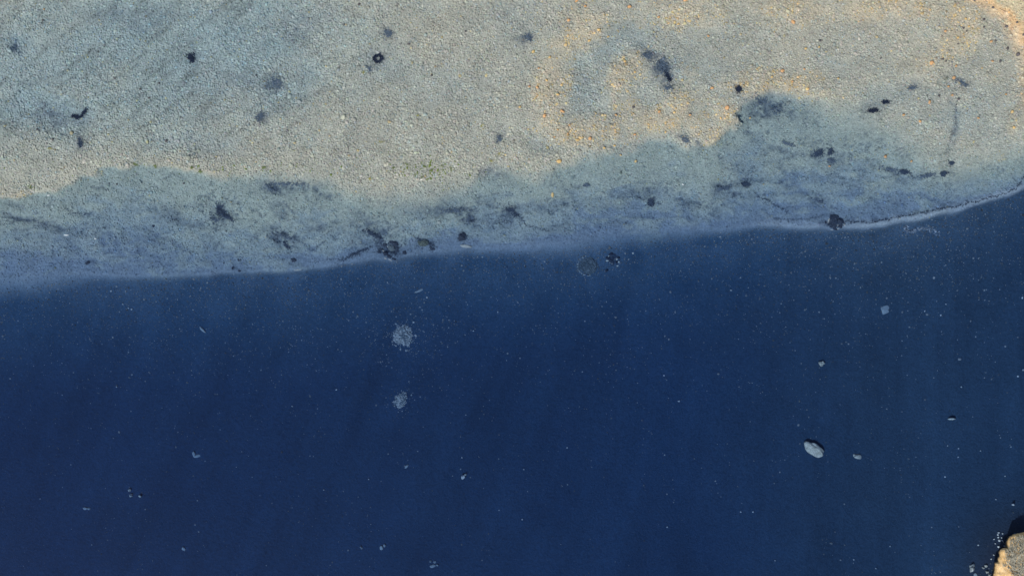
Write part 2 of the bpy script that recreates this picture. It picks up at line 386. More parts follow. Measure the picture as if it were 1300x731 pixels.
ix0 = len(grow); iy0 = len(grow)
ZI = Z[iy0:iy0 + len(inner_y), ix0:ix0 + len(inner_x)]
def ground(x, y):
    fx = np.clip((np.asarray(x, float) + 69) / 0.2, 0, len(inner_x) - 1.001); fy = np.clip((np.asarray(y, float) + 41) / 0.2, 0, len(inner_y) - 1.001)
    i = fx.astype(int); j = fy.astype(int); u = fx - i; v = fy - j
    return (ZI[j, i] * (1 - u) + ZI[j, i + 1] * u) * (1 - v) + (ZI[j + 1, i] * (1 - u) + ZI[j + 1, i + 1] * u) * v

def at(px, py, top=0.0):
    """the place on the lake bed seen at a pixel of the photograph (top: height of the seen point above the bed)"""
    z = 0.0
    for _ in range(4):
        k = (H - z) / H
        x, y = (px - 650) / 10 * k, (365.5 - py) / 10 * k
        z = float(ground(x, y)) + top
    return x, y, z - top

# ------------------------------------------------------------------ water
ext = float(gx[-1]) - 1.0; exty = float(gy[-1]) - 1.0
wv = [(sx * ext, sy * exty, zz) for zz in (-7.0, 0.0) for sy in (-1, 1) for sx in (-1, 1)]
wf = [(0, 2, 3, 1), (4, 5, 7, 6), (0, 1, 5, 4), (2, 6, 7, 3), (0, 4, 6, 2), (1, 3, 7, 5)]
wm = bpy.data.materials.new('clear_lake_water'); wm.use_nodes = True
nt = wm.node_tree; nt.nodes.clear()
out = nt.nodes.new('ShaderNodeOutputMaterial')
tr = nt.nodes.new('ShaderNodeBsdfTransparent')
gl = nt.nodes.new('ShaderNodeBsdfGlossy'); gl.inputs['Roughness'].default_value = 0.02
fr = nt.nodes.new('ShaderNodeFresnel'); fr.inputs['IOR'].default_value = 1.33
mx = nt.nodes.new('ShaderNodeMixShader')
wn1 = noise_node(nt, 1.6, 4, 0.6)
wb = nt.nodes.new('ShaderNodeBump'); wb.inputs['Strength'].default_value = 0.25; wb.inputs['Distance'].default_value = 0.05
nt.links.new(wn1.outputs['Fac'], wb.inputs['Height'])
nt.links.new(wb.outputs[0], gl.inputs['Normal']); nt.links.new(wb.outputs[0], fr.inputs['Normal'])
nt.links.new(fr.outputs[0], mx.inputs[0]); nt.links.new(tr.outputs[0], mx.inputs[1]); nt.links.new(gl.outputs[0], mx.inputs[2])
nt.links.new(mx.outputs[0], out.inputs['Surface'])
va = nt.nodes.new('ShaderNodeVolumeAbsorption')
va.inputs['Color'].default_value = (0.0, 0.41, 0.85, 1); va.inputs['Density'].default_value = 0.16
nt.links.new(va.outputs[0], out.inputs['Volume'])
water = link('water', fast_mesh('water', wv, wf, smooth=False), wm)
water['kind'] = 'structure'

# ------------------------------------------------------------------ pebbles (countless: one object for each kind of bed)
proto_col = bpy.data.collections.new('pebble_shapes')
for k in range(6):
    pm = stone_mesh('pebble', 1, 300 + k, 0.25, 4)
    pm.materials.append(peb_m)
    po = bpy.data.objects.new('pebble_shape', pm)
    proto_col.objects.link(po)

def pebble_nodes():
    g = bpy.data.node_groups.new('pebble_scatter', 'GeometryNodeTree')
    g.interface.new_socket('Geometry', in_out='INPUT', socket_type='NodeSocketGeometry')
    g.interface.new_socket('Geometry', in_out='OUTPUT', socket_type='NodeSocketGeometry')
    N = g.nodes
    gi = N.new('NodeGroupInput'); go = N.new('NodeGroupOutput')
    m2p = N.new('GeometryNodeMeshToPoints')
    ci = N.new('GeometryNodeCollectionInfo'); ci.inputs['Collection'].default_value = proto_col
    ci.inputs['Separate Children'].default_value = True; ci.inputs['Reset Children'].default_value = True
    iop = N.new('GeometryNodeInstanceOnPoints'); iop.inputs['Pick Instance'].default_value = True
    def named(nm, ty):
        q = N.new('GeometryNodeInputNamedAttribute'); q.data_type = ty; q.inputs['Name'].default_value = nm; return q
    sc_, ro = named('size', 'FLOAT_VECTOR'), named('turn', 'FLOAT_VECTOR')
    L = g.links
    L.new(gi.outputs[0], m2p.inputs[0]); L.new(m2p.outputs[0], iop.inputs['Points'])
    L.new(ci.outputs[0], iop.inputs['Instance'])
    L.new(sc_.outputs[0], iop.inputs['Scale'])
    e2r = N.new('FunctionNodeEulerToRotation'); L.new(ro.outputs[0], e2r.inputs[0]); L.new(e2r.outputs[0], iop.inputs['Rotation'])
    L.new(iop.outputs[0], go.inputs[0])
    return g
PEB_NODES = pebble_nodes()

def scatter(name, label, cat, x, y, size, col, sink=0.25, tall=(.45, .8)):
    n_ = len(x)
    flat = rng.uniform(*tall, n_)
    z = ground(x, y) + size * flat * (0.5 - sink) * 1.0
    me = bpy.data.meshes.new(name)
    me.vertices.add(n_); me.vertices.foreach_set('co', np.stack([x, y, z], 1).astype(np.float32).ravel())
    sz = np.stack([size * rng.uniform(.75, 1.25, n_), size * rng.uniform(.75, 1.25, n_), size * flat], 1)
    tn = np.stack([rng.normal(0, .25, n_), rng.normal(0, .25, n_), rng.uniform(0, 6.283, n_)], 1)
    for nm, dat in (('size', sz), ('turn', tn)):
        at_ = me.attributes.new(nm, 'FLOAT_VECTOR', 'POINT'); at_.data.foreach_set('vector', dat.astype(np.float32).ravel())
    ca = me.attributes.new('stone', 'FLOAT_COLOR', 'POINT')
    ca.data.foreach_set('color', np.concatenate([np.clip(col, .01, .95), np.ones((n_, 1))], 1).astype(np.float32).ravel())
    o = link(name, me)
    md = o.modifiers.new('scatter', 'NODES'); md.node_group = PEB_NODES
    o['kind'] = 'stuff'
    tag(o, label, cat)
    return o

def shade(n_, base, spread):
    v = np.clip(1 + rng.normal(0, spread, n_), .38, 1.65)[:, None]
    return base * v * (1 + rng.normal(0, .028, (n_, 3)))

# the shelf: close-packed above the bank, finer and half buried below it
N0 = 170000
px = rng.uniform(-40, 1340, N0); py = rng.uniform(-45, 372, N0)
z_, c_, mk = bed(px, py)
keep = rng.uniform(0, 1, N0) < (lerp(1.0, 0.62, mk['bank']) * (1 - .9 * mk['ledge']) * (1 - .45 * mk['land'])) * (1 - .35 * np.clip(mk['film'], 0, 1)) * (1 - .55 * mk['bank'] * sstep(.72, .95, mk['t']))
px, py, c_ = px[keep], py[keep], c_[keep]
mk = {k: v[keep] for k, v in mk.items()}
n_ = len(px)
size = np.exp(rng.normal(math.log(.095), .27, n_)) * lerp(1.0, .76, mk['bank']) * (1 + .20 * fbm(px / 22, py / 22, 111, 3))
cc = shade(n_, c_ * 1.04, .16) 
cc = lerp(c_ * np.ones((n_, 1)), cc, lerp(1.0, .92, mk['bank'])[:, None])
warm = (rng.uniform(0, 1, n_) < .010 + .40 * mk['sand'] * np.clip(.6 + 1.2 * fbm(px / 9, py / 9, 121, 3), 0, 1.6))[:, None]
cc = np.where(warm, cc * np.array([[1.22, 1.02, .68]]), cc)
cool = (rng.uniform(0, 1, n_) < .12)[:, None]
cc = np.where(cool, cc * np.array([[.84, .95, 1.06]]), cc)
green = np.exp(-(((px - 540) / 42) ** 2 + ((py - 214) / 13) ** 2)) + .25 * np.exp(-(((px - 300) / 200) ** 2 + ((py - 215) / 8) ** 2))
gsel = (rng.uniform(0, 1, n_) < .20 * green)[:, None]
cc = np.where(gsel, np.array([[.16, .21, .05]]), cc)
X, Y = (px - 650) / 10, (365.5 - py) / 10
scatter('shelf_pebbles', 'close-packed grey and beige pebbles covering the shallow shelf', 'pebbles', X, Y, size, cc, tall=(.6, .95))

# the basin: pale chips strewn on dark mud, thick below the drop-off and in drifts
N1 = 150000
px = rng.uniform(-40, 1340, N1); py = rng.uniform(215, 775, N1)
z_, c_, mk = bed(px, py)
drift = np.clip(fbm(px / 40 - .2 * py / 40, py / 60, 101, 5, .65) - .12, 0, 1) ** 1.3 * 1.5
prob = 1.0 * np.exp(-np.maximum(mk['s'], 0) / 38) + .28 * np.exp(-np.maximum(mk['s'], 0) / 75) + .10 * drift + .003 + .09 * drift * mk['right']
prob += .55 * np.exp(-(((px - 515) / 44) ** 2 + ((py - 428) / 30) ** 2)) + .35 * np.exp(-(((px - 160) / 14) ** 2 + ((py - 374) / 9) ** 2)) + .25 * np.exp(-(((px - 508) / 20) ** 2 + ((py - 507) / 18) ** 2)) + .22 * np.exp(-(((px - 790) / 26) ** 2 + ((py - 452) / 14) ** 2))
keep = (rng.uniform(0, 1, N1) < prob) & (mk['ledge'] > .5) & (mk['land'] < .1)
px, py = px[keep], py[keep]; s_ = mk['s'][keep]; rt = mk['right'][keep]
n_ = len(px)
size = np.exp(rng.normal(math.log(.046), .36, n_)) * (1 + .15 * rt)
far = sstep(20, 120, s_)
bri = np.exp(rng.normal(0, .5, n_)) * lerp(.11, .15, far)
cc = np.array([[1, .98, .92]]) * np.clip(bri, .04, .30)[:, None]
k_ = (H + 3.8) / H
scatter('basin_pebbles', 'fine pale stone chips strewn over the dark mud of the deep basin', 'pebbles', (px - 650) / 10 * k_, (365.5 - py) / 10 * k_, size, cc)

# a curl of pale chips below the debris line
tp = np.array([(1150, 287), (1148.5, 290), (1151, 294), (1157, 294.5), (1163, 292), (1170, 290.5), (1178, 291), (1186, 294), (1193, 298)], float)
tt = np.sort(rng.uniform(0, len(tp) - 1, 260)); ti = np.arange(len(tp))
px = np.interp(tt, ti, tp[:, 0]) + rng.normal(0, 1.5, 260); py = np.interp(tt, ti, tp[:, 1]) + rng.normal(0, 1.1 + .35 * np.maximum(tt - 4, 0), 260)
scatter('chip_trail', 'curled trail of pale chips with a hooked head, below the debris line', 'pebbles', (px - 650) / 10 * 1.016, (365.5 - py) / 10 * 1.016, np.exp(rng.normal(math.log(.055), .3, 260)), np.array([[.22, .23, .24]]) * np.exp(rng.normal(0, .4, 260))[:, None])

# ------------------------------------------------------------------ single stones and boulders
OVAL = stone_mesh('boulder', 4, 77, 0.16, 3)
SHAPES = [stone_mesh('stone', 2, 40 + k, 0.24, 5) for k in range(6)]
BIG = [stone_mesh('boulder', 3, 80 + k, 0.42, 8) for k in range(5)]
_mm = {}
def shaped(me, mat):
    k = (me.name, mat.name)
    if k not in _mm:
        c = me.copy(); c.materials.clear(); c.materials.append(mat); _mm[k] = c
    return _mm[k]

count = 0
def stone(name, px, py, rx, ry, rot, mat, label, cat, group=None, hz=None, sink=.3, big=False):
    """rx, ry: half sizes in tenths of a metre"""
    global count
    count += 1
    rx, ry = rx / 10, ry / 10
    hz = hz if hz else 0.7 * min(rx, ry)
    if mat == 'mist_rock': hz = min(hz, .16)              # kept low so steep facets don't shade these stones black
    x, y, z = at(px, py, hz * (1 - sink))
    src = OVAL if big == 'oval' else BIG[count % len(BIG)] if big else SHAPES[count % len(SHAPES)]
    o = link(name, shaped(src, M[mat]))
    o.location = (x, y, z + hz * (1 - 2 * sink) + (.08 if py < 230 else 0.0))      # on the pebbles of the flat, else on the bed
    o.scale = (rx * 1.08, ry * 1.08, hz)
    o.rotation_euler = (0, 0, R(-rot))
    return tag(o, label, cat, group)

# black boulders on the brink, at the end of the debris line
g = 'black boulders clumped on the brink at the debris line'
l = 'black boulder in the tight clump where the debris line crosses the brink'
for q in [(1057, 279, 4.6, 6.2, 10), (1062, 276.5, 3.6, 3, -20), (1067.5, 281, 4.6, 2.8, 40), (1054, 286.3, 3.4, 3, 30), (1060, 286, 3, 3.2, 0), (1059.5, 290, 3, 2, 20), (1067.5, 287, 3.2, 2.4, -20), (1048, 282.5, 1.4, 1.6, 0)]:
    stone('boulder', *q, 'dark_rock', l, 'boulder', g, big=True)
g = 'pale stones round the black clump on the brink'
l = 'small pale stone tucked against the black boulders on the brink'
for q in [(1052.5, 279, 1.2, 2, 20), (1051, 282, 1.5, 1, 0), (1063.5, 286, 1.6, 1.2, 0), (1058, 287.3, 1.6, .8, 20), (1064.5, 290, 2, .9, -20), (1072, 285, 1, 1.8, 0), (1055.5, 291.5, 2.2, .8, 15)]:
    stone('stone', *q, 'chip_rock', l, 'stone', g)
# the arched group by the weed smear
g = 'black boulders of the arched group at the drop-off'
l = 'black boulder in the arched group round a pale stone at the drop-off'
for q in [(496.5, 307.5, 4, 2.2, 20), (501.5, 310, 3.6, 2.6, 40), (504.5, 315, 2.4, 4.2, 5), (488, 311, 3.2, 2.4, -30), (483, 316, 2.6, 2, 0), (481, 320, 2, 1.8, 0), (489, 322.5, 3, 2.2, 30), (494, 325.5, 3.4, 2, 30), (499.5, 328.5, 3, 1.6, 25)]:
    stone('boulder', *q, 'dark_rock', l, 'boulder', g, big=True)
stone('boulder', 497, 314.5, 5, 3.6, 40, 'slate_rock', 'grey-blue boulder under the arch of black boulders at the drop-off', 'boulder', big=True)
stone('boulder', 513.5, 321, 2.2, 2.2, 0, 'dark_rock', 'lone small black boulder just outside the arched group', 'boulder', big=True)
g = 'pale slivers in the arched boulder group'
for q in [(493, 313.5, 2, .8, 40), (486, 318, 2, .7, 40), (494.5, 329.5, 3.2, .8, 30), (489, 328, 1.6, .8, 20)]:
    stone('stone', *q, 'chip_rock', 'thin pale stone sliver wedged among the arched black boulders', 'stone', g)
stone('boulder', 536.5, 309, 5.6, 4.2, -10, 'mossy_rock', 'broad mossy grey boulder with a smaller dark one at its side', 'boulder', big=True)
stone('boulder', 548.5, 315.5, 3.8, 2.2, 35, 'dark_rock', 'narrow dark boulder leaning towards a broad mossy grey one', 'boulder', big=True)
stone('boulder', 586.5, 300.5, 4.6, 5, 20, 'dark_rock', 'black wedge-shaped boulder above a pale slab on the brink', 'boulder', big=True)
stone('boulder', 591, 312.5, 7, 2.2, 5, 'mist_rock', 'long pale slab lying below a black wedge boulder on the brink', 'boulder', big=True, hz=.18)
stone('boulder', 372.5, 330, 3.6, 2.4, 10, 'dark_rock', 'small dark boulder above a pale patch of silt at the drop-off', 'boulder', big=True)
stone('boulder', 377, 342.5, 4.4, 1.5, -5, 'mist_rock', 'pale flat stone at the lip below a small dark boulder', 'stone', big=True, hz=.12)
for q in [(304, 330, 2.6, 1.8, 0), (295, 340.5, 1.4, 1.8, 0), (284, 334, 1, 1, 0), (304, 344, 2, 1, 0)]:
    stone('boulder', *q, 'dark_rock', 'little black boulder in the loose group on blue silt', 'boulder', 'little black boulders on the blue silt', big=True)
stone('boulder', 111, 334, 2.6, 1.8, -30, 'dark_rock', 'single dark boulder on open pale blue silt', 'boulder', big=True)
stone('boulder', 195, 287, 1.8, 1.6, 0, 'dark_rock', 'single dark boulder above a thin curved weed strand', 'boulder', big=True)
for q in [(84, 298.5, 3, .9, 5), (121, 303, 1.4, .8, 0), (61.5, 248, 1.6, .8, 0)]:
    stone('stone', *q, 'white_rock', 'thin white stone lying alone on the bed near the bank', 'stone', 'thin white stones near the bank')
# stones beside the round mound in the basin
g = 'black stones beside the round mound'
for q in [(775.5, 323, 2.4, 1.8, -20), (772, 328, 3, 1.6, 10), (776.5, 330.5, 2, 2.2, 0), (778.5, 334.5, 1.4, 1.6, 0), (770, 343.5, 1.8, 1.5, 0), (785, 327.5, 1.6, 1.4, 0), (783, 333, 1.5, 1.2, 0)]:
    stone('boulder', *q, 'dark_rock', 'small black boulder in the scatter beside the round stony mound', 'boulder', g, big=True, hz=.2)
g = 'white stones beside the round mound'
for q in [(782.5, 329, 1.6, 1.4, 0), (777.5, 334, 1.5, 1.2, 30), (784, 337.5, 1.2, .9, 0), (775, 333.5, 1.3, .9, 0), (773, 325, 2, .8, -30), (771, 331, 1.9, .9, 0), (785.5, 332.5, 1.2, 1, 0), (803.5, 321.5, 1.2, 1, 0)]:
    stone('stone', *q, 'pale_rock', 'small white stone in the scatter beside the round stony mound', 'stone', g)

# ---- mounds: a domed base crusted with stones
def mound(px, py, rx, ry, rot, hz, base_mat, crust, label, cat, n, rim=None):
    x, y, z = at(px, py, hz)
    root = bpy.data.objects.new('stony_mound', None); root.location = (x, y, z); root.rotation_euler = (0, 0, R(-rot))
    COL.objects.link(root); tag(root, label, cat)
    A = 40; K = 9
    vs = [(0, 0, hz)]; fs = []
    prof = lambda q: hz * (1 - q * q) ** 0.8 if q < 1 else 0
    sd_ = px * .01
    def out(a_): return 1 + .16 * float(fbm(np.array(math.cos(a_) * 1.5 + sd_), np.array(math.sin(a_) * 1.5), 5, 3))
    for k in range(1, K + 1):
        q = k / K
        for j in range(A):
            a_ = 2 * math.pi * j / A
            rr = out(a_) * q
            X_, Y_ = rr * rx / 10 * math.cos(a_), rr * ry / 10 * math.sin(a_)
            vs.append((X_, Y_, prof(q) * (1 + .25 * float(fbm(np.array(X_ * 2.2 + sd_), np.array(Y_ * 2.2), 6, 3))) - (.25 if k == K else 0)))
    tri = []
    for j in range(A): tri.append((0, 1 + j, 1 + (j + 1) % A))
    for k in range(K - 1):
        for j in range(A):
            a0, a1 = 1 + k * A + j, 1 + k * A + (j + 1) % A
            b0, b1 = a0 + A, a1 + A
            tri += [(a0, b0, b1), (a0, b1, a1)]
    link('dome', fast_mesh('dome', vs, tri), M[base_mat], root)
    v0, f0 = ICO[1]
    V, F = [], []; off = 0
    for _ in range(n):
        if rim and random.random() < rim:
            q = random.uniform(.93, 1.04); a_ = random.uniform(1.5, 4.6)
        else:
            q = math.sqrt(random.random()) * .98 if random.random() < .72 else abs(random.gauss(.9, .28)); a_ = random.uniform(0, 6.283)
        rr = out(a_) * q; X_, Y_ = rr * rx / 10 * math.cos(a_), rr * ry / 10 * math.sin(a_)
        s_ = math.exp(random.gauss(math.log(.07), .35))
        sc3 = np.array([s_ * random.uniform(.7, 1.3), s_ * random.uniform(.7, 1.3), s_ * .7])
        V.append(v0 * sc3 + np.array([X_, Y_, prof(min(q, 1)) * .98 + .02])); F.append(f0 + off); off += len(v0)
    c = link('crust_stones', fast_mesh('crust_stones', np.concatenate(V), np.concatenate(F), smooth=False), M[crust], root)
    c['kind'] = 'stuff'
    return root
mound(747.5, 337, 13.5, 12, 25, .25, 'dark_slate_rock', 'slate_rock', 'round dark stony mound with a pale rim just below the drop-off', 'mound', 260)
mound(511, 426, 12.5, 13.5, 0, .45, 'slate_rock', 'chip_rock', 'round pale speckled mound glowing in the deep, ringed by scattered chips', 'mound', 330)
mound(508, 507.5, 7.5, 11, 25, .35, 'slate_rock', 'chip_rock', 'oval pale speckled mound in the deep, smaller than the round one', 'mound', 150)

g = 'pale stones rimming the round mound'
for k in range(24):
    a_ = R(110 + 165 * k / 23 + random.uniform(-5, 5)); q = random.uniform(.93, 1.09)
    stone('stone', 747.5 + 14.0 * q * math.cos(a_), 337 - 12.4 * q * math.sin(a_), random.uniform(.5, 1.2), random.uniform(.5, .9), random.uniform(0, 180), 'mist_rock', 'small pale stone in the curved rim of the round stony mound', 'stone', g, hz=.09)

# ---- boulders and stones sunk in the deep basin
stone('boulder', 1032.5, 570, 13, 7.4, 32, 'buff_rock', 'large oblong pale grey boulder, biggest of those sunk in the basin', 'boulder', big='oval', hz=.62, sink=.3)
stone('boulder', 1088, 579.5, 4.6, 2.8, 10, 'buff_rock', 'small pale pointed boulder beside the large oblong one', 'boulder', big=True, hz=.3)
stone('boulder', 1043.5, 461.5, 3.8, 3.2, 0, 'buff_rock', 'small bright buff boulder standing alone in dark water', 'boulder', big=True, hz=.35)
stone('boulder', 1123.5, 393, 5.4, 5, 0, 'mist_rock', 'round dull grey boulder dimmed by the blue water', 'boulder', big=True, hz=.3)
stone('boulder', 1208, 531.5, 4.6, 1.6, -5, 'pale_rock', 'thin horizontal pale stone bar among white chips', 'stone', big=True, hz=.4)
stone('boulder', 246, 576, 1.8, 3.4, -10, 'mist_rock', 'upright half of a pair of dull stones set in an L', 'stone', big=True, hz=.5)
stone('boulder', 249.5, 579, 3.8, 1.7, -15, 'mist_rock', 'flat half of a pair of dull stones set in an L', 'stone', big=True, hz=.45)
stone('boulder', 588, 605.5, 2.3, 2.8, 15, 'white_rock', 'bright white boulder with a tiny stone touching its side', 'boulder', big=True, hz=.5)
stone('stone', 590.8, 602, 1.4, 1.3, 0, 'pale_rock', 'tiny stone touching a bright white boulder in the deep', 'stone', hz=.3)
stone('boulder', 516, 592, 3, 1.5, -50, 'mist_rock', 'slanting dull stone sliver alone in the deep blue', 'stone', big=True, hz=.35)
stone('boulder', 257, 418.5, 5, 1.4, 45, 'mist_rock', 'long thin dull stone lying diagonally on dark mud', 'stone', big=True, hz=.3)
stone('boulder', 531.5, 369.5, 4.6, 1.4, -25, 'mist_rock', 'dull thin stone below the drop-off, above the round pale mound', 'stone', big=True, hz=.25)
for q in [(164.5, 622, 1.8, 1.7, 0), (166, 628.5, 2.2, 1.9, 0), (177.5, 629.5, 1.9, 1.6, 0)]:
    stone('boulder', *q, 'pale_rock', 'one of three small pale stones lying close together in the deep', 'stone', 'three pale stones together in the deep', big=True, hz=.3)
for q in [(108, 645, 2.8, 1.6, 0), (112.5, 645.5, 1.6, 1.5, 0)]:
    stone('boulder', *q, 'mist_rock', 'one of two dim stones touching each other on the mud', 'stone', 'two dim stones touching', big=True, hz=.25)
stone('boulder', 233, 696.5, 3, 1.9, 60, 'mist_rock', 'faint upright stone almost lost in the dark blue', 'stone', big=True, hz=.3)
stone('boulder', 458.5, 694.5, 2.4, 1.1, 50, 'mist_rock', 'faint slanted stone beside a loose heap of chips', 'stone', big=True, hz=.3)
g = 'dull stones in the loose heaps of chips'
for q in [(484, 695, 2.2, 3, 10), (488, 692, 1.6, 1.8, 0), (549, 718.5, 3, 1.8, -20), (552, 713, 1.8, 1.6, 0), (546.5, 712, 1.5, 1.3, 0), (555, 717, 1.4, 1.2, 0)]:
    stone('boulder', *q, 'mist_rock', 'dull stone in a loose heap of chips on the dark mud', 'stone', g, big=True, hz=.3)
stone('stone', 1286.5, 640, 1.5, 1.5, 0, 'white_rock', 'brightest white stone in the dark water above the golden crag', 'stone', hz=.5)
g = 'bright white stones strewn over the basin'
for q in [(862, 509, 1.2, 1.0), (1200, 605, 1.2, 1.1), (1194.5, 400, 1.1, 1.1), (1220.5, 491, 1, 1), (1216.5, 580, .9, .9), (1264.5, 633.5, 1.2, .8), (847, 668.5, 1, 1), (940.5, 649.5, 1.1, .9), (956, 649.5, 1, 1.1), (843, 476.5, 1, 1), (1130, 693, .9, .9), (1112, 721, .9, .9),
          (1276, 604, .9, .9), (1292.5, 477.5, 1.4, 1.2), (1298, 378, 1, 1.6), (1299, 469.5, 1, 1.2), (427, 494.5, 1.2, .9), (371, 515.5, 1.1, .8), (542, 377.5, 1.2, .9), (601, 420, 1, .8), (525, 409, 1.4, 1), (632, 396, .9, .9), (720, 568, .9, .9), (586.5, 580.5, 1, 1),
          (1203, 565.5, .9, .8), (1245, 572, .9, .8), (1217, 569, .9, .9), (1283.5, 567, 1, .8), (141, 369.5, 1.1, 1), (156, 386, 1, .9), (167, 392.5, 1.2, 1), (163, 391, 1, .9), (468, 608, .8, .8), (411, 621.5, .9, .8), (663, 659, .9, 1), (665, 595.5, 1, .8), (984, 711, .9, .8), (1084, 710, 1, .9), (148, 491, .9, .9), (928, 368.5, 1.6, .7), (1174, 395, .9, .9), (1201, 386, 1, .8)]:
    w = ('just below the drop-off' if q[1] - float(EDGE(q[0])) < 62 else 'in the chips round the two pale speckled mounds' if abs(q[0] - 515) < 125 and q[1] < 530
         else 'in the lighter streaked water near the thin stone bar' if q[0] > 1150 else 'on the open dark floor of the basin')
    stone('stone', q[0], q[1], q[2] * .85, q[3] * .85, 0, 'white_rock', 'tiny bright white stone ' + w, 'stone', 'white stones ' + w, hz=.14)
# below the golden crag
stone('boulder', 1234.6, 720.5, 3.1, 5, 8, 'pale_rock', 'pale upright boulder standing off the foot of the golden crag', 'boulder', big=True, hz=.6)
stone('boulder', 1238.3, 729.5, 2.2, 3, 0, 'mist_rock', 'grey boulder below the pale upright one off the crag', 'boulder', big=True, hz=.4)
g = 'small boulders under the side of the crag'
for q in [(1252, 718, 1.9, 1.6, 0), (1248.6, 720.5, 1.5, 1.2, 0), (1253.5, 726, 1.9, 1.5, 20), (1256.5, 729.5, 1.6, 2, 30)]:
    stone('boulder', *q, 'pale_rock', 'small pale boulder in the water close under the golden crag', 'boulder', g, big=True, hz=.3)
g = 'white stones round the tip of the crag'
for q in [(1267.8, 675.6, 1.3, 1, 0), (1267, 678.4, 1, 1.1, 0), (1267.5, 681.6, 1.1, 1.1, 0), (1268.6, 685.7, 1.6, 1.2, 30), (1268, 693.8, 1.9, 1.2, 30), (1272.7, 686, 1.6, 1, 40), (1271.6, 682, .9, .7, 40), (1273, 677, .9, .8, 0), (1288.8, 677.5, 1.5, 1.2, 30), (1275.5, 692.8, 1.3, 1, 0), (1262, 684, 1, .8, 0), (1261.8, 704, 1, .8, 0), (1258.3, 709, 1, .9, 0), (1263.4, 713.5, .9, .9, 0), (1242, 691.5, 1, .9, 0), (1263.7, 689.5, .9, .8, 0), (1262.5, 726, 1, .8, 0)]:
    stone('stone', *q, 'white_rock', 'small white stone in the scatter round the tip of the golden crag', 'stone', g, hz=.16)

def zone(kind, q):
    x, y = q[0], q[1]
    if x < 600: return 'lone tiny %s on the combed grey pebbles' % kind, 'stone', None
    if x < 780 and y > 60: w = 'in the upright strip of ochre sand'
    elif x < 960 and y > 60: w = 'on the sandy tongue round the compact black weed clump'
    elif x < 960: w = 'on tan pebbles above the long diagonal weed bank'
    elif x < 1110 and y < 180: w = 'on the pebbles above the blue weed hollow'
    elif y > 190: w = 'on the shelf near the long weed trail'
    else: w = 'on grey pebbles between the beach and the two small black weed clumps'
    return kind + ' ' + w, 'stone', kind + 's ' + w

# ---- coloured stones on the pebble flat
g = 'orange stones on the pebble flat'
for q in [(682, 111, 2.8, 2.2), (691, 147, 3.4, 3.2), (713, 141, 3, 2.4), (749, 176, 3.2, 3.2), (721, 170, 2, 1.6), (723, 159, 2, 1.6), (704, 174, 2, 1.6), (715, 142, 2.6, 2), (722, 26, 3, 2.6), (732, 1.5, 3.6, 2), (870, 0.5, 4, 2.4), (799, 9, 3.6, 3), (743, 8, 2.6, 2.2), (836, 22, 2.6, 2), (904, 112, 3.4, 2.4), (923, 137, 3.6, 4), (899, 46, 2.4, 1.8), (837, 142, 2.8, 2.2), (782, 146, 2.4, 2), (876, 146, 2, 1.8), (806, 171, 2.6, 1.8), (708, 165, 1.8, 1.5), (672, 110, 2, 1.6), (684, 87, 2, 1.4),
          (1007, 28, 4.2, 3.4), (993, 90, 3.6, 3), (1183, 80, 4.2, 3.6), (1211, 99, 3, 3.2), (1200, 40, 2.4, 2), (1180, 130, 2.4, 3.4), (1168, 154, 2.6, 2.8), (1147, 146, 2.8, 1.8), (1204, 110, 2, 1.8), (1209, 121, 2, 2), (1124, 199, 2.8, 2.6), (1157, 205, 2.2, 2), (1053, 211, 2.2, 1.6), (1021, 88, 2, 1.6), (1006, 104, 1.8, 1.6), (1026, 113, 2.2, 1.6), (1277, 120, 1.8, 1.6), (1214, 84, 2.6, 2), (1242, 150, 2.6, 1.8), (1258, 53, 3, 2), (1260, 78, 2.4, 1.6), (56, 12, 1.6, 1.2)]:
    stone('stone', q[0], q[1], q[2] * .66, q[3] * .66, random.uniform(-40, 40), 'orange_rock', *zone('rust orange stone', q), hz=.16)
g = 'ochre stones on the pebble flat'
for q in [(698, 73, 2.6, 2), (677, 66, 2.8, 2.6), (694, 102, 2.6, 2), (760, 38, 3, 2.4), (748, 52, 2.8, 2), (772, 47, 2.6, 1.6), (793, 78, 2.6, 2.2), (806, 92, 2.2, 2), (861, 31, 2.6, 2), (708, 120, 3, 2.2), (713, 108, 2.4, 2.4), (660, 136, 2.4, 2), (734, 178, 2.6, 1.6), (856, 143, 2.4, 2), (915, 150, 2.2, 2), (952, 150, 2, 1.6), (1023, 62, 2.6, 2), (980, 98, 2.4, 2), (1064, 100, 2, 1.6), (1040, 60, 2, 1.8), (1226, 24, 2.4, 2), (1216, 48, 2.2, 2), (1230, 34, 2, 1.8), (1285, 142, 3, 2.6), (1287, 162, 2.6, 2.4), (767, 188, 2.4, 2), (788, 197, 2, 1.6), (780, 185, 2.2, 1.8), (845, 168, 2, 1.8)]:
    stone('stone', q[0], q[1], q[2] * .66, q[3] * .66, random.uniform(-40, 40), 'ochre_rock', *zone('sandy ochre stone', q), hz=.15)
stone('stone', 701.5, 247.5, 1.7, 3.2, 0, 'ochre_rock', 'lone ochre stone out on the blue-green silt below the bank', 'stone', hz=.2)
stone('stone', 709.5, 205, 3, 2.2, 0, 'ochre_rock', 'ochre stone at the lower edge of the sandy pebbles', 'stone', hz=.2)
stone('stone', 807, 205, 1.6, 1.6, 0, 'ochre_rock', 'lone small ochre stone below the sandy tongue', 'stone', hz=.15)
stone('stone', 867, 234, 1.4, 1.2, 0, 'white_rock', 'lone white stone on blue-green silt below the sandy tongue', 'stone', hz=.12)
stone('stone', 535, 228, 1.6, 1.2, 0, 'white_rock', 'lone white stone among the green algae', 'stone', hz=.12)
g = 'dark stones along the beach rim'
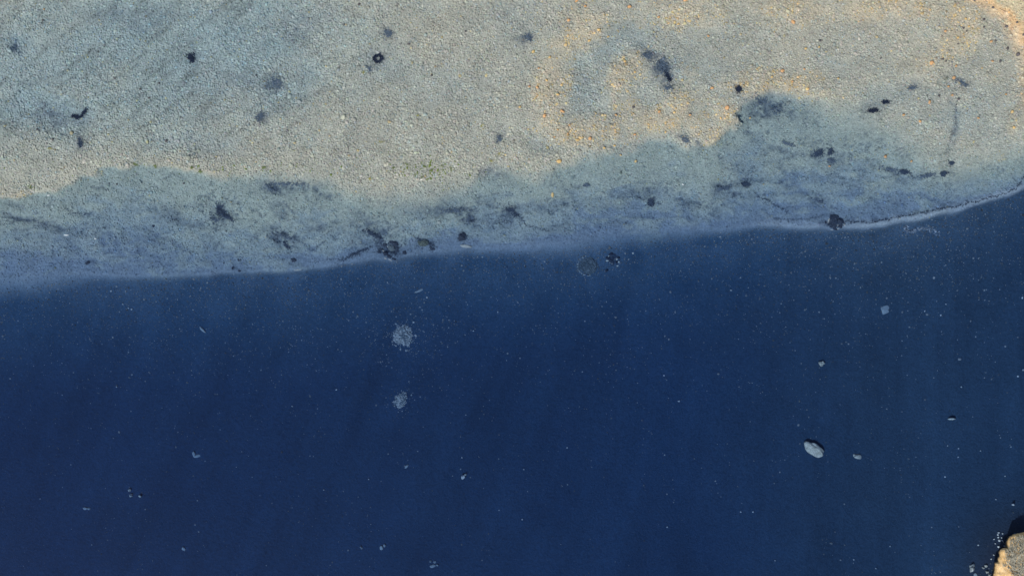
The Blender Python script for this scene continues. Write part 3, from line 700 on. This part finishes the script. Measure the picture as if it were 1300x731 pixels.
for q in [(1237, 1, 1.6, 1.3), (1260.5, 10, 2, 1.5), (1223, 36, 1.8, 1.3), (1249, 35, 1.6, 1.2), (1249, 25, 2.2, 1.8), (1227, 40, 1.2, 1), (1292.5, 69.5, 3, 2.6), (1270, 78, 2, 1.8), (1279, 62, 2, 2), (1291, 29, 1.6, 1.6), (1299, 44.5, 1.4, 1.6), (1264, 52, 1.4, 1.2), (1278, 34, 2.6, 2), (1217, 126, 1.8, 1.6), (1214, 133, 1.2, 1.2), (1201, 162 - 84, 1.6, 1.2), (1216, 56, 1.2, 1.2)]:
    stone('stone', q[0], q[1], q[2] * .8, q[3] * .8, random.uniform(-40, 40), 'brown_rock', 'dark brown stone lying along the sandy beach rim', 'stone', g, hz=.16)
g = 'dark stones on the pebble flat'
for q in [(54.5, 26, 1.8, 1.4), (47, 165, 2.2, 2), (178, 113.5, 1.8, 1.6), (202, 106, 1.4, 1.2), (211, 179, 2.2, 2), (67, 177, 1.8, 1.4), (189, 124.5, 1.6, 1.2), (519, 56, 2.4, 1.8), (456, 6, 2.4, 1.6), (548, 96, 1.8, 1.4), (437, 31.5, 1.4, 1.2), (455, 130 - 124, 1.4, 1), (804, 136, 2.2, 1.8), (806, 171, 1.8, 1.4), (1197, 75, 2, 1.6), (1192, 52 + 70, 1.8, 1.4), (1118, 74.5, 1.3, 1.1), (1041, 52, 2.2, 1.4), (591, 40, 1.6, 1.3), (146, 100, 1.6, 1.3), (325, 96, 1.5, 1.2), (148, 234, 1.4, 1.2), (233, 233, 1.6, 1.3)]:
    stone('stone', q[0], q[1], q[2] * .8, q[3] * .8, random.uniform(-40, 40), 'brown_rock', 'dark stone standing out among the paler pebbles of the flat', 'stone', g, hz=.15)

# ------------------------------------------------------------------ weed: clumps, smears and strands of blades
def blades(pts, lens, rise=.35, width=.05):
    """pts: list of (x, y) about the root; each blade an arched ribbon of two quads"""
    V, F = [], []
    for (x, y), l in zip(pts, lens):
        a_ = random.uniform(0, 6.283); c, s = math.cos(a_), math.sin(a_)
        w = width * random.uniform(.6, 1.4)
        h = l * rise * random.uniform(.5, 1.4)
        b0 = len(V)
        for q, ww, hh in ((0, .7, 0.0), (.5, 1, h), (1, .25, h * .7)):
            X_, Y_ = x + c * l * q, y + s * l * q
            V += [(X_ - s * w * ww, Y_ + c * w * ww, hh), (X_ + s * w * ww, Y_ - c * w * ww, hh)]
        F += [(b0, b0 + 1, b0 + 3, b0 + 2), (b0 + 2, b0 + 3, b0 + 5, b0 + 4)]
    return V, F

def weed(name, px, py, rx, ry, rot, n, mat, label, cat, group=None, ring=False, long=.19, width=.036, halo=None):
    if mat == 'weed' and py > 180: mat = 'weed_slate'
    x, y, z = at(px, py)
    c, s = math.cos(R(-rot)), math.sin(R(-rot))
    pts = []
    lob = [(random.gauss(0, .35), random.gauss(0, .35), random.uniform(.45, .8)) for _ in range(4)]
    while len(pts) < n:
        if ring:
            a_ = random.uniform(0, 6.283); q = random.uniform(.55, 1.0)
            u, v = q * math.cos(a_), q * math.sin(a_)
        else:
            L_ = random.choice(lob)
            u, v = L_[0] + random.gauss(0, .5) * L_[2], L_[1] + random.gauss(0, .5) * L_[2]
            if random.random() < .12: u, v = u * 1.7, v * 1.7
        u *= rx / 10; v *= ry / 10
        pts.append((u * c - v * s, u * s + v * c))
    V, F = blades(pts, [long * math.exp(random.gauss(0, .35)) for _ in pts], width=width)
    V = [(vx, vy, vz + float(ground(x + vx, y + vy)) - z + .12) for vx, vy, vz in V]
    o = link(name, fast_mesh(name, V, F, smooth=False), M[mat])
    o.location = (x, y, z)
    return tag(o, label, cat, group)

W = 'water weed'
weed('weed_clump', 243.5, 76, 4.2, 5.5, 10, 260, 'weed', 'small dense black weed clump with a ragged edge, alone on grey pebbles', W)
weed('weed_clump', 480, 74.5, 6.2, 5.6, 0, 260, 'weed', 'round black weed clump with pale pebbles showing in its middle', W, ring=True)
weed('weed_clump', 469, 87, 5, 2, 30, 40, 'weed_blue', 'thin faint weed smear just below the round black clump', W)
weed('weed_clump', 492, 43, 7, 6, 0, 130, 'weed_blue', 'soft slate blue weed clump above the round black one', W)
weed('weed_clump', 348, 104, 13, 10, 20, 130, 'weed_blue', 'wide sparse slate blue weed clump on the pebbles', W)
weed('weed_clump', 330, 149, 6, 8, 0, 120, 'weed_blue', 'small upright slate blue weed clump below a wider sparse one', W)
weed('weed_clump', 98, 149.5, 5.5, 2.4, 5, 150, 'weed', 'low black weed crescent lying beside an upright weed clump', W)
weed('weed_clump', 107, 144, 5.5, 2, -50, 90, 'weed', 'black weed streak rising from the end of a crescent', W)
weed('weed_clump', 103, 181, 3.2, 7, -10, 170, 'weed', 'upright narrow black weed clump beneath a crescent one', W)
weed('weed_clump', 20, 62, 8, 7, 0, 70, 'weed_blue', 'faint loose weed tuft beside the combed pebbles', W)
weed('weed_clump', 669, 47, 10, 6, 35, 130, 'weed_blue', 'loose weed tuft at the edge of the ochre sand', W)
weed('weed_clump', 822, 69, 8, 6, 30, 110, 'weed_blue', 'pale end of the long diagonal weed bank', W)
weed('weed_clump', 838, 89, 12, 9, 45, 280, 'weed_blue', 'broad speckled middle of the long diagonal weed bank', W)
weed('weed_clump', 849.5, 99, 7, 1.6, 55, 190, 'weed', 'thin jet black gash of weed along the diagonal weed bank', W)
weed('weed_clump', 849, 112, 7, 4, 0, 70, 'weed_blue', 'sparse tip of the long diagonal weed bank', W)
weed('weed_clump', 938, 114, 4, 4.4, 0, 200, 'weed', 'compact black weed clump on ochre sand above the bank', W)
weed('weed_clump', 980, 138, 15, 7, 5, 120, 'weed_blue', 'speckled slate weed bed in a blue hollow above the bank', W)
weed('weed_clump', 965, 130, 9, 5, 0, 90, 'weed_blue', 'slate weed along the upper rim of the blue hollow', W)
weed('weed_clump', 1122.5, 130, 4, 2.2, 10, 130, 'weed', 'shorter of two small black weed clumps below ochre sand', W)
weed('weed_clump', 1106, 140.5, 7, 2.2, -5, 170, 'weed', 'longer of two small black weed clumps below ochre sand', W)
weed('weed_clump', 1039.5, 196.5, 6, 6, 0, 170, 'weed', 'blunter of a pair of black weed tufts on the shelf', W)
weed('weed_clump', 1054.5, 194, 3.6, 4.4, 0, 130, 'weed', 'taller of a pair of black weed tufts on the shelf', W)
weed('weed_clump', 1056.5, 204, 6, 4, 40, 130, 'weed_blue', 'ragged weed tail under the taller of a pair of black tufts', W)
weed('weed_clump', 1149, 219, 8, 3.4, 15, 150, 'weed', 'dark knot in the middle of the long weed trail', W)
weed('weed_clump', 1130, 215, 11, 3, 5, 90, 'weed_blue', 'wispy start of the long weed trail on the shelf', W)
weed('weed_clump', 1172, 224, 18, 3, -8, 150, 'weed_blue', 'wavering thin end of the long weed trail', W)
weed('weed_clump', 1197.5, 220, 4.4, 2.8, 0, 160, 'weed', 'small black weed clump at the end of the long weed trail', W)
weed('weed_clump', 1207.5, 207.5, 2.4, 1.6, 0, 80, 'weed', 'tiny black weed tuft above the end of the long trail', W)
weed('weed_clump', 279, 266, 6, 9, -15, 200, 'weed', 'tall ragged black weed clump on the blue-green shelf', W)
weed('weed_clump', 288, 275, 10, 2.6, 35, 120, 'weed', 'dark weed leg trailing from the foot of a tall ragged clump', W)
weed('weed_clump', 272, 280, 6, 4, -30, 70, 'weed_blue', 'faint weed fringe at the foot of a tall ragged clump', W)
weed('weed_clump', 358, 302, 12, 6, 30, 170, 'weed_blue', 'soft oval weed patch on the blue silt', W)
weed('weed_clump', 362, 310, 7, 2.2, 45, 80, 'weed', 'dark streak along the lower side of a soft oval weed patch', W)
weed('weed_clump', 825.5, 258.5, 4.4, 6.5, 15, 190, 'weed', 'dark weed clump alone on the open blue-grey shelf', W)
weed('weed_clump', 947, 233.5, 6, 3, 10, 130, 'weed', 'dark end of the weed bar above a thin strand', W)
weed('weed_clump', 917, 240, 10, 5, -5, 130, 'weed_blue', 'soft faint end of the weed bar above a thin strand', W)
weed('weed_clump', 651, 268, 8, 5, 10, 130, 'weed', 'dark weed tuft at the head of a thin winding strand', W)
weed('weed_clump', 598, 277, 9, 6, 40, 150, 'weed_blue', 'dark weed bend above the black wedge boulder', W)
weed('weed_clump', 570, 268, 22, 4, -5, 150, 'weed_blue', 'long thin arc of weed above the mossy boulders', W)
weed('weed_clump', 474, 297, 14, 3.6, 22, 170, 'weed', 'dark weed brow sloping down to the arched boulders', W)
weed('weed_clump', 482, 309, 9, 7, 0, 110, 'weed_blue', 'speckled weed behind the arched boulders', W)
weed('weed_clump', 452, 322, 14, 2, -25, 110, 'weed', 'dotted dark weed line running down to the lip of the shelf', W)
weed('weed_clump', 373, 234, 26, 2.6, 0, 120, 'weed_blue', 'thin curved weed bar below the pebble bank', W)
weed('weed_clump', 344, 240, 10, 5, 20, 90, 'weed_blue', 'soft weed smudge at the end of a thin curved bar', W)
weed('weed_clump', 1034, 253, 9, 3, 30, 70, 'weed_blue', 'faint diagonal weed smear above the black boulder clump', W)
weed('weed_clump', 1221, 106, 7, 3, 25, 70, 'weed_blue', 'faint weed scrap near an orange stone below the beach', W)
weed('weed_clump', 1156, 112, 7, 4, -25, 60, 'weed_blue', 'faint loose weed scrap above a pair of black clumps', W)
weed('weed_clump', 633, 173, 4, 7, -20, 60, 'weed_blue', 'faint upright weed scrap on beige pebbles', W)
weed('weed_clump', 745, 235, 4, 2.4, 0, 60, 'weed_blue', 'small weed tuft near the lone ochre stone', W)
weed('weed_clump', 870, 178, 9, 3, 25, 90, 'weed_blue', 'weed along the edge of the bank under the sandy tongue', W)
weed('weed_clump', 1003, 184, 10, 1.6, 22, 70, 'weed_blue', 'thin diagonal weed line above the blunt black tuft', W)

weed('weed_clump', 1060, 282, 11, 7, 0, 130, 'weed', 'dark weed wrapped round the black boulder clump on the brink', W)
weed('weed_clump', 494, 316, 13, 9, 25, 170, 'weed', 'dark weed between the boulders of the arched group', W)
weed('weed_clump', 540, 311, 11, 4.5, 25, 110, 'weed', 'weed fringe on the broad mossy grey boulder', W)
weed('weed_clump', 587, 300, 6, 6, 0, 70, 'weed', 'weed fringe round the black wedge boulder', W)
weed('weed_clump', 776, 330, 8, 8, 0, 90, 'weed', 'dark weed tangled in the scatter beside the round mound', W)

def strand(name, pts, mat, label, cat, wob=1.0, n=26, width=.030, long=.15, spread=.035, group=None):
    """a line of weed scraps following pts (plan coordinates)"""
    P = [at(*q) for q in pts]
    x0, y0, z0 = P[0]
    path = []
    for i in range(len(P) - 1):
        a_, b_ = Vector(P[i]), Vector(P[i + 1])
        m = max(2, int((b_ - a_).length / .12))
        for k in range(m): path.append(a_.lerp(b_, k / m))
    pp = []
    for i, v in enumerate(path):
        w = wob * .04 * math.sin(i * .55) + wob * .14 * float(fbm(np.array(i * .11), np.array(float(x0)), 3, 2))
        for _ in range(n // 13):
            if random.random() < .8: pp.append((v.x - x0 + random.gauss(0, spread), v.y - y0 + w + random.gauss(0, spread)))
    V, F = blades(pp, [long * math.exp(random.gauss(0, .3)) for _ in pp], width=width)
    V = [(vx, vy, vz + float(ground(x0 + vx, y0 + vy)) - z0 + .09) for vx, vy, vz in V]
    o = link(name, fast_mesh(name, V, F, smooth=False), M[mat]); o.location = (x0, y0, z0)
    return tag(o, label, cat, group)
strand('debris_line', [(1074, 281), (1086, 282), (1100, 283), (1118, 280), (1140, 275), (1160, 272), (1180, 268), (1198, 264), (1214, 262), (1230, 258), (1248, 254), (1266, 249), (1280, 244), (1289, 239), (1294, 232), (1299, 225), (1306, 218)], 'weed', 'long thin dark debris line following the pale ridge of the brink', 'debris', wob=.8, n=26)
strand('debris_line', [(983, 279), (1000, 279), (1020, 279.5), (1034, 277), (1048, 272.5), (1060, 272)], 'weed_blue', 'short faint debris line leading to the black boulder clump', 'debris', wob=.8)
strand('weed_strand', [(652, 271), (660, 275), (667, 284), (676, 289), (688, 291), (697, 294)], 'weed_slate', 'thin winding dark weed strand below a dark tuft', W, wob=1.2)
strand('weed_strand', [(958, 246), (964, 250), (974, 254), (980, 259), (990, 264), (1000, 272)], 'weed_slate', 'thin dark weed strand slanting towards the short debris line', W, wob=1)
strand('weed_strand', [(81, 264), (90, 270), (98, 271), (110, 275)], 'weed_slate', 'short dark weed strand on the shelf below the pale bank', W, wob=1.2)
strand('weed_strand', [(181, 300), (190, 303), (200, 308), (210, 311)], 'weed_blue', 'thin curved weed strand below a single dark boulder', W)
strand('weed_strand', [(375, 305), (385, 310), (394, 317), (405, 314), (414, 306)], 'weed_blue', 'V-shaped faint weed strand beside the oval weed patch', W)
strand('weed_strand', [(360, 255), (366, 264), (374, 274)], 'weed_blue', 'short steep weed strand below the thin curved bar', W)
strand('weed_strand', [(494, 243), (489, 258), (486, 272)], 'weed_blue', 'faint upright weed strand below the green algae', W, n=13)
strand('weed_strand', [(1204, 60), (1213, 100), (1214, 130), (1212, 160), (1212, 185)], 'weed_blue', 'faint straight weed thread running down from the beach', W, n=13)
strand('weed_strand', [(0, 276), (20, 278), (44, 281), (60, 286), (84, 294)], 'weed_blue', 'loose dark weed thread sagging below the pale bank', W, n=26)
strand('weed_strand', [(390, 335), (420, 329), (450, 326), (468, 318)], 'weed_blue', 'faint weed thread along the lip next to the arched boulders', W, n=13)
strand('weed_strand', [(1150, 286), (1149, 291), (1153, 294), (1160, 293)], 'weed', 'tiny dark hook of weed below the debris line', W, n=26)

# green algae
g = 'green algae tufts along the bank'
for q in [(40, 238, 5, 2.6, 5), (172, 208.5, 4.5, 1.6, 20), (254, 218.5, 3, 1.6, 0), (198, 211, 1.8, 1.2, 0), (244, 213, 1.6, 1.2, 0), (335, 213, 3, 1.4, 0)]:
    weed('algae_tuft', q[0], q[1], q[2] * .75, q[3] * .75, q[4], 34, 'algae', 'small bright green algae tuft at the edge of the pebble bank', 'algae', g, long=.15, width=.03)
g = 'olive algae tufts on the pebbles'
for q in [(515, 208, 4, 2.4, 20), (527, 222, 4, 2.2, 30), (548, 215, 4, 2, -20), (562, 210, 5, 2.2, -10), (573, 212, 2.4, 2.2, 0), (540, 210, 3.4, 2, 0), (535, 226, 3, 2, 0), (597, 223, 1.8, 1.4, 0), (499, 213, 2, 1.4, 0)]:
    weed('algae_tuft', *q, 18, 'algae', 'sparse olive algae tuft on the beige pebbles above the bank', 'algae', g, long=.14, width=.024)
g = 'yellow algae spots on the pebbles'
for q in [(462, 93, 2.4, 2, 0), (614, 160, 2.6, 1.8, 0), (483, 180, 2.4, 1.4, 0), (470, 227, 2, 1.8, 0), (677, 67, 2.2, 2, 0), (634, 196, 2.6, 2.4, 0), (624, 205, 1.8, 1.4, 0), (530, 147, 2.4, 1.2, 0), (64, 189, 2.2, 1.2, 0)]:
    weed('algae_spot', *q, 16, 'algae_yellow', 'tiny yellow-green algae spot alone on the pebble flat', 'algae', g, long=.13, width=.025)

# ------------------------------------------------------------------ the golden crag in the lower right corner
OUT = [(1262, 733), (1265, 722), (1268, 711), (1271, 707), (1272.5, 701), (1275, 697.5), (1279.5, 696), (1280.5, 689), (1284, 683.5), (1288, 681.5), (1294, 680), (1299, 679), (1308, 681),
       (1322, 690), (1338, 704), (1350, 722), (1356, 745), (1348, 772), (1328, 792), (1300, 798), (1276, 786), (1264, 764), (1260, 748)]
cxp, cyp = 1306, 738
ang = np.array([math.atan2(-(y - cyp), x - cxp) for x, y in OUT]); rad = np.array([math.hypot(x - cxp, y - cyp) / 10 for x, y in OUT])
o_ = np.argsort(ang); ang, rad = ang[o_], rad[o_]
A = 150
aa = np.linspace(-math.pi, math.pi, A, endpoint=False)
rr = 1.055 * np.interp(aa, np.concatenate([ang - 2 * math.pi, ang, ang + 2 * math.pi]), np.tile(rad, 3))
qs = [.06, .14, .22, .30, .38, .46, .54, .61, .67, .72, .77, .81, .85, .885, .92, .945, .97, .985, .995, .98, .95, .90, .83, .74, .68]
zs = [1.05, 1.05, 1.05, 1.04, 1.03, 1.01, .99, .96, .93, .9, .86, .82, .77, .72, .65, .57, .45, .28, -.05, -.4, -1.0, -1.8, -2.8, -4.2, -5.0]
cx, cy = (cxp - 650) / 10, (365.5 - cyp) / 10
V = [(0, 0, 1.06)]
for q, zz in zip(qs, zs):
    X_, Y_ = rr * q * np.cos(aa), rr * q * np.sin(aa)
    jag = fbm(X_ * 1.1 + 3, Y_ * 1.1, 201, 5) * .36 * min(1, q * 2) + fbm(X_ * 3.1, Y_ * 3.1, 202, 3) * .10
    k_ = 1 + (fbm(np.cos(aa) * 9, np.sin(aa) * 9, 203, 5, .7) * .05 if q > .8 else 0)
    zz_ = zz + jag * (1 if q < .97 else .35)
    V += list(zip(X_ * k_, Y_ * k_, zz_))
F = [(0, 1 + j, 1 + (j + 1) % A) for j in range(A)]
for k in range(len(qs) - 1):
    for j in range(A):
        a0, a1 = 1 + k * A + j, 1 + k * A + (j + 1) % A
        F += [(a0, a0 + A, a1 + A), (a0, a1 + A, a1)]
crag = bpy.data.objects.new('rock_crag', None); crag.location = (cx, cy, 0); COL.objects.link(crag)
tag(crag, 'golden weathered crag tufted with dry grey grass, rising out of dark water', 'crag')
cr = link('rock', fast_mesh('rock', V, F), M['crag'], crag)
VA = np.array(V)
def crag_z(x, y):
    a_ = math.atan2(y, x); R_ = np.interp(a_, aa, rr); q = math.hypot(x, y) / R_
    k = int(np.clip(np.searchsorted(qs, q), 0, len(qs) - 1)); j = int((a_ + math.pi) / (2 * math.pi) * A) % A
    return VA[1 + k * A + j, 2]
V, F = [], []
for _ in range(9000):
    a_ = random.uniform(0, 6.283); q = math.sqrt(random.random())
    R_ = float(np.interp((a_ + math.pi) % (2 * math.pi) - math.pi, aa, rr))
    x, y = q * .93 * R_ * math.cos(a_), q * .93 * R_ * math.sin(a_)
    # the tuft's cover: thick towards the upper side, bare along the sunlit flank
    cover = float(sstep(np.array(-1.1), np.array(.3), np.array(.9 * y + 1.0 * x + 1.1 * fbm(np.array(x * .5), np.array(y * .5), 210, 3))))
    if random.random() > cover: continue
    z = crag_z(x, y)
    d = a_ + random.gauss(0, .6); c, s = math.cos(d), math.sin(d); l = random.uniform(.25, .6); w = random.uniform(.025, .05); h = l * random.uniform(.4, .9)
    b0 = len(V)
    V += [(x - s * w, y + c * w, z - .04), (x + s * w, y - c * w, z - .04), (x + c * l * .5 - s * w, y + s * l * .5 + c * w, z + h * .7), (x + c * l * .5 + s * w, y + s * l * .5 - c * w, z + h * .7), (x + c * l - s * w * .2, y + s * l + c * w * .2, z + h * .75), (x + c * l + s * w * .2, y + s * l - c * w * .2, z + h * .75)]
    F += [(b0, b0 + 1, b0 + 3, b0 + 2), (b0 + 2, b0 + 3, b0 + 5, b0 + 4)]
gr = link('dry_grass', fast_mesh('dry_grass', V, F, smooth=False), M['straw'], crag)
gr['kind'] = 'stuff'
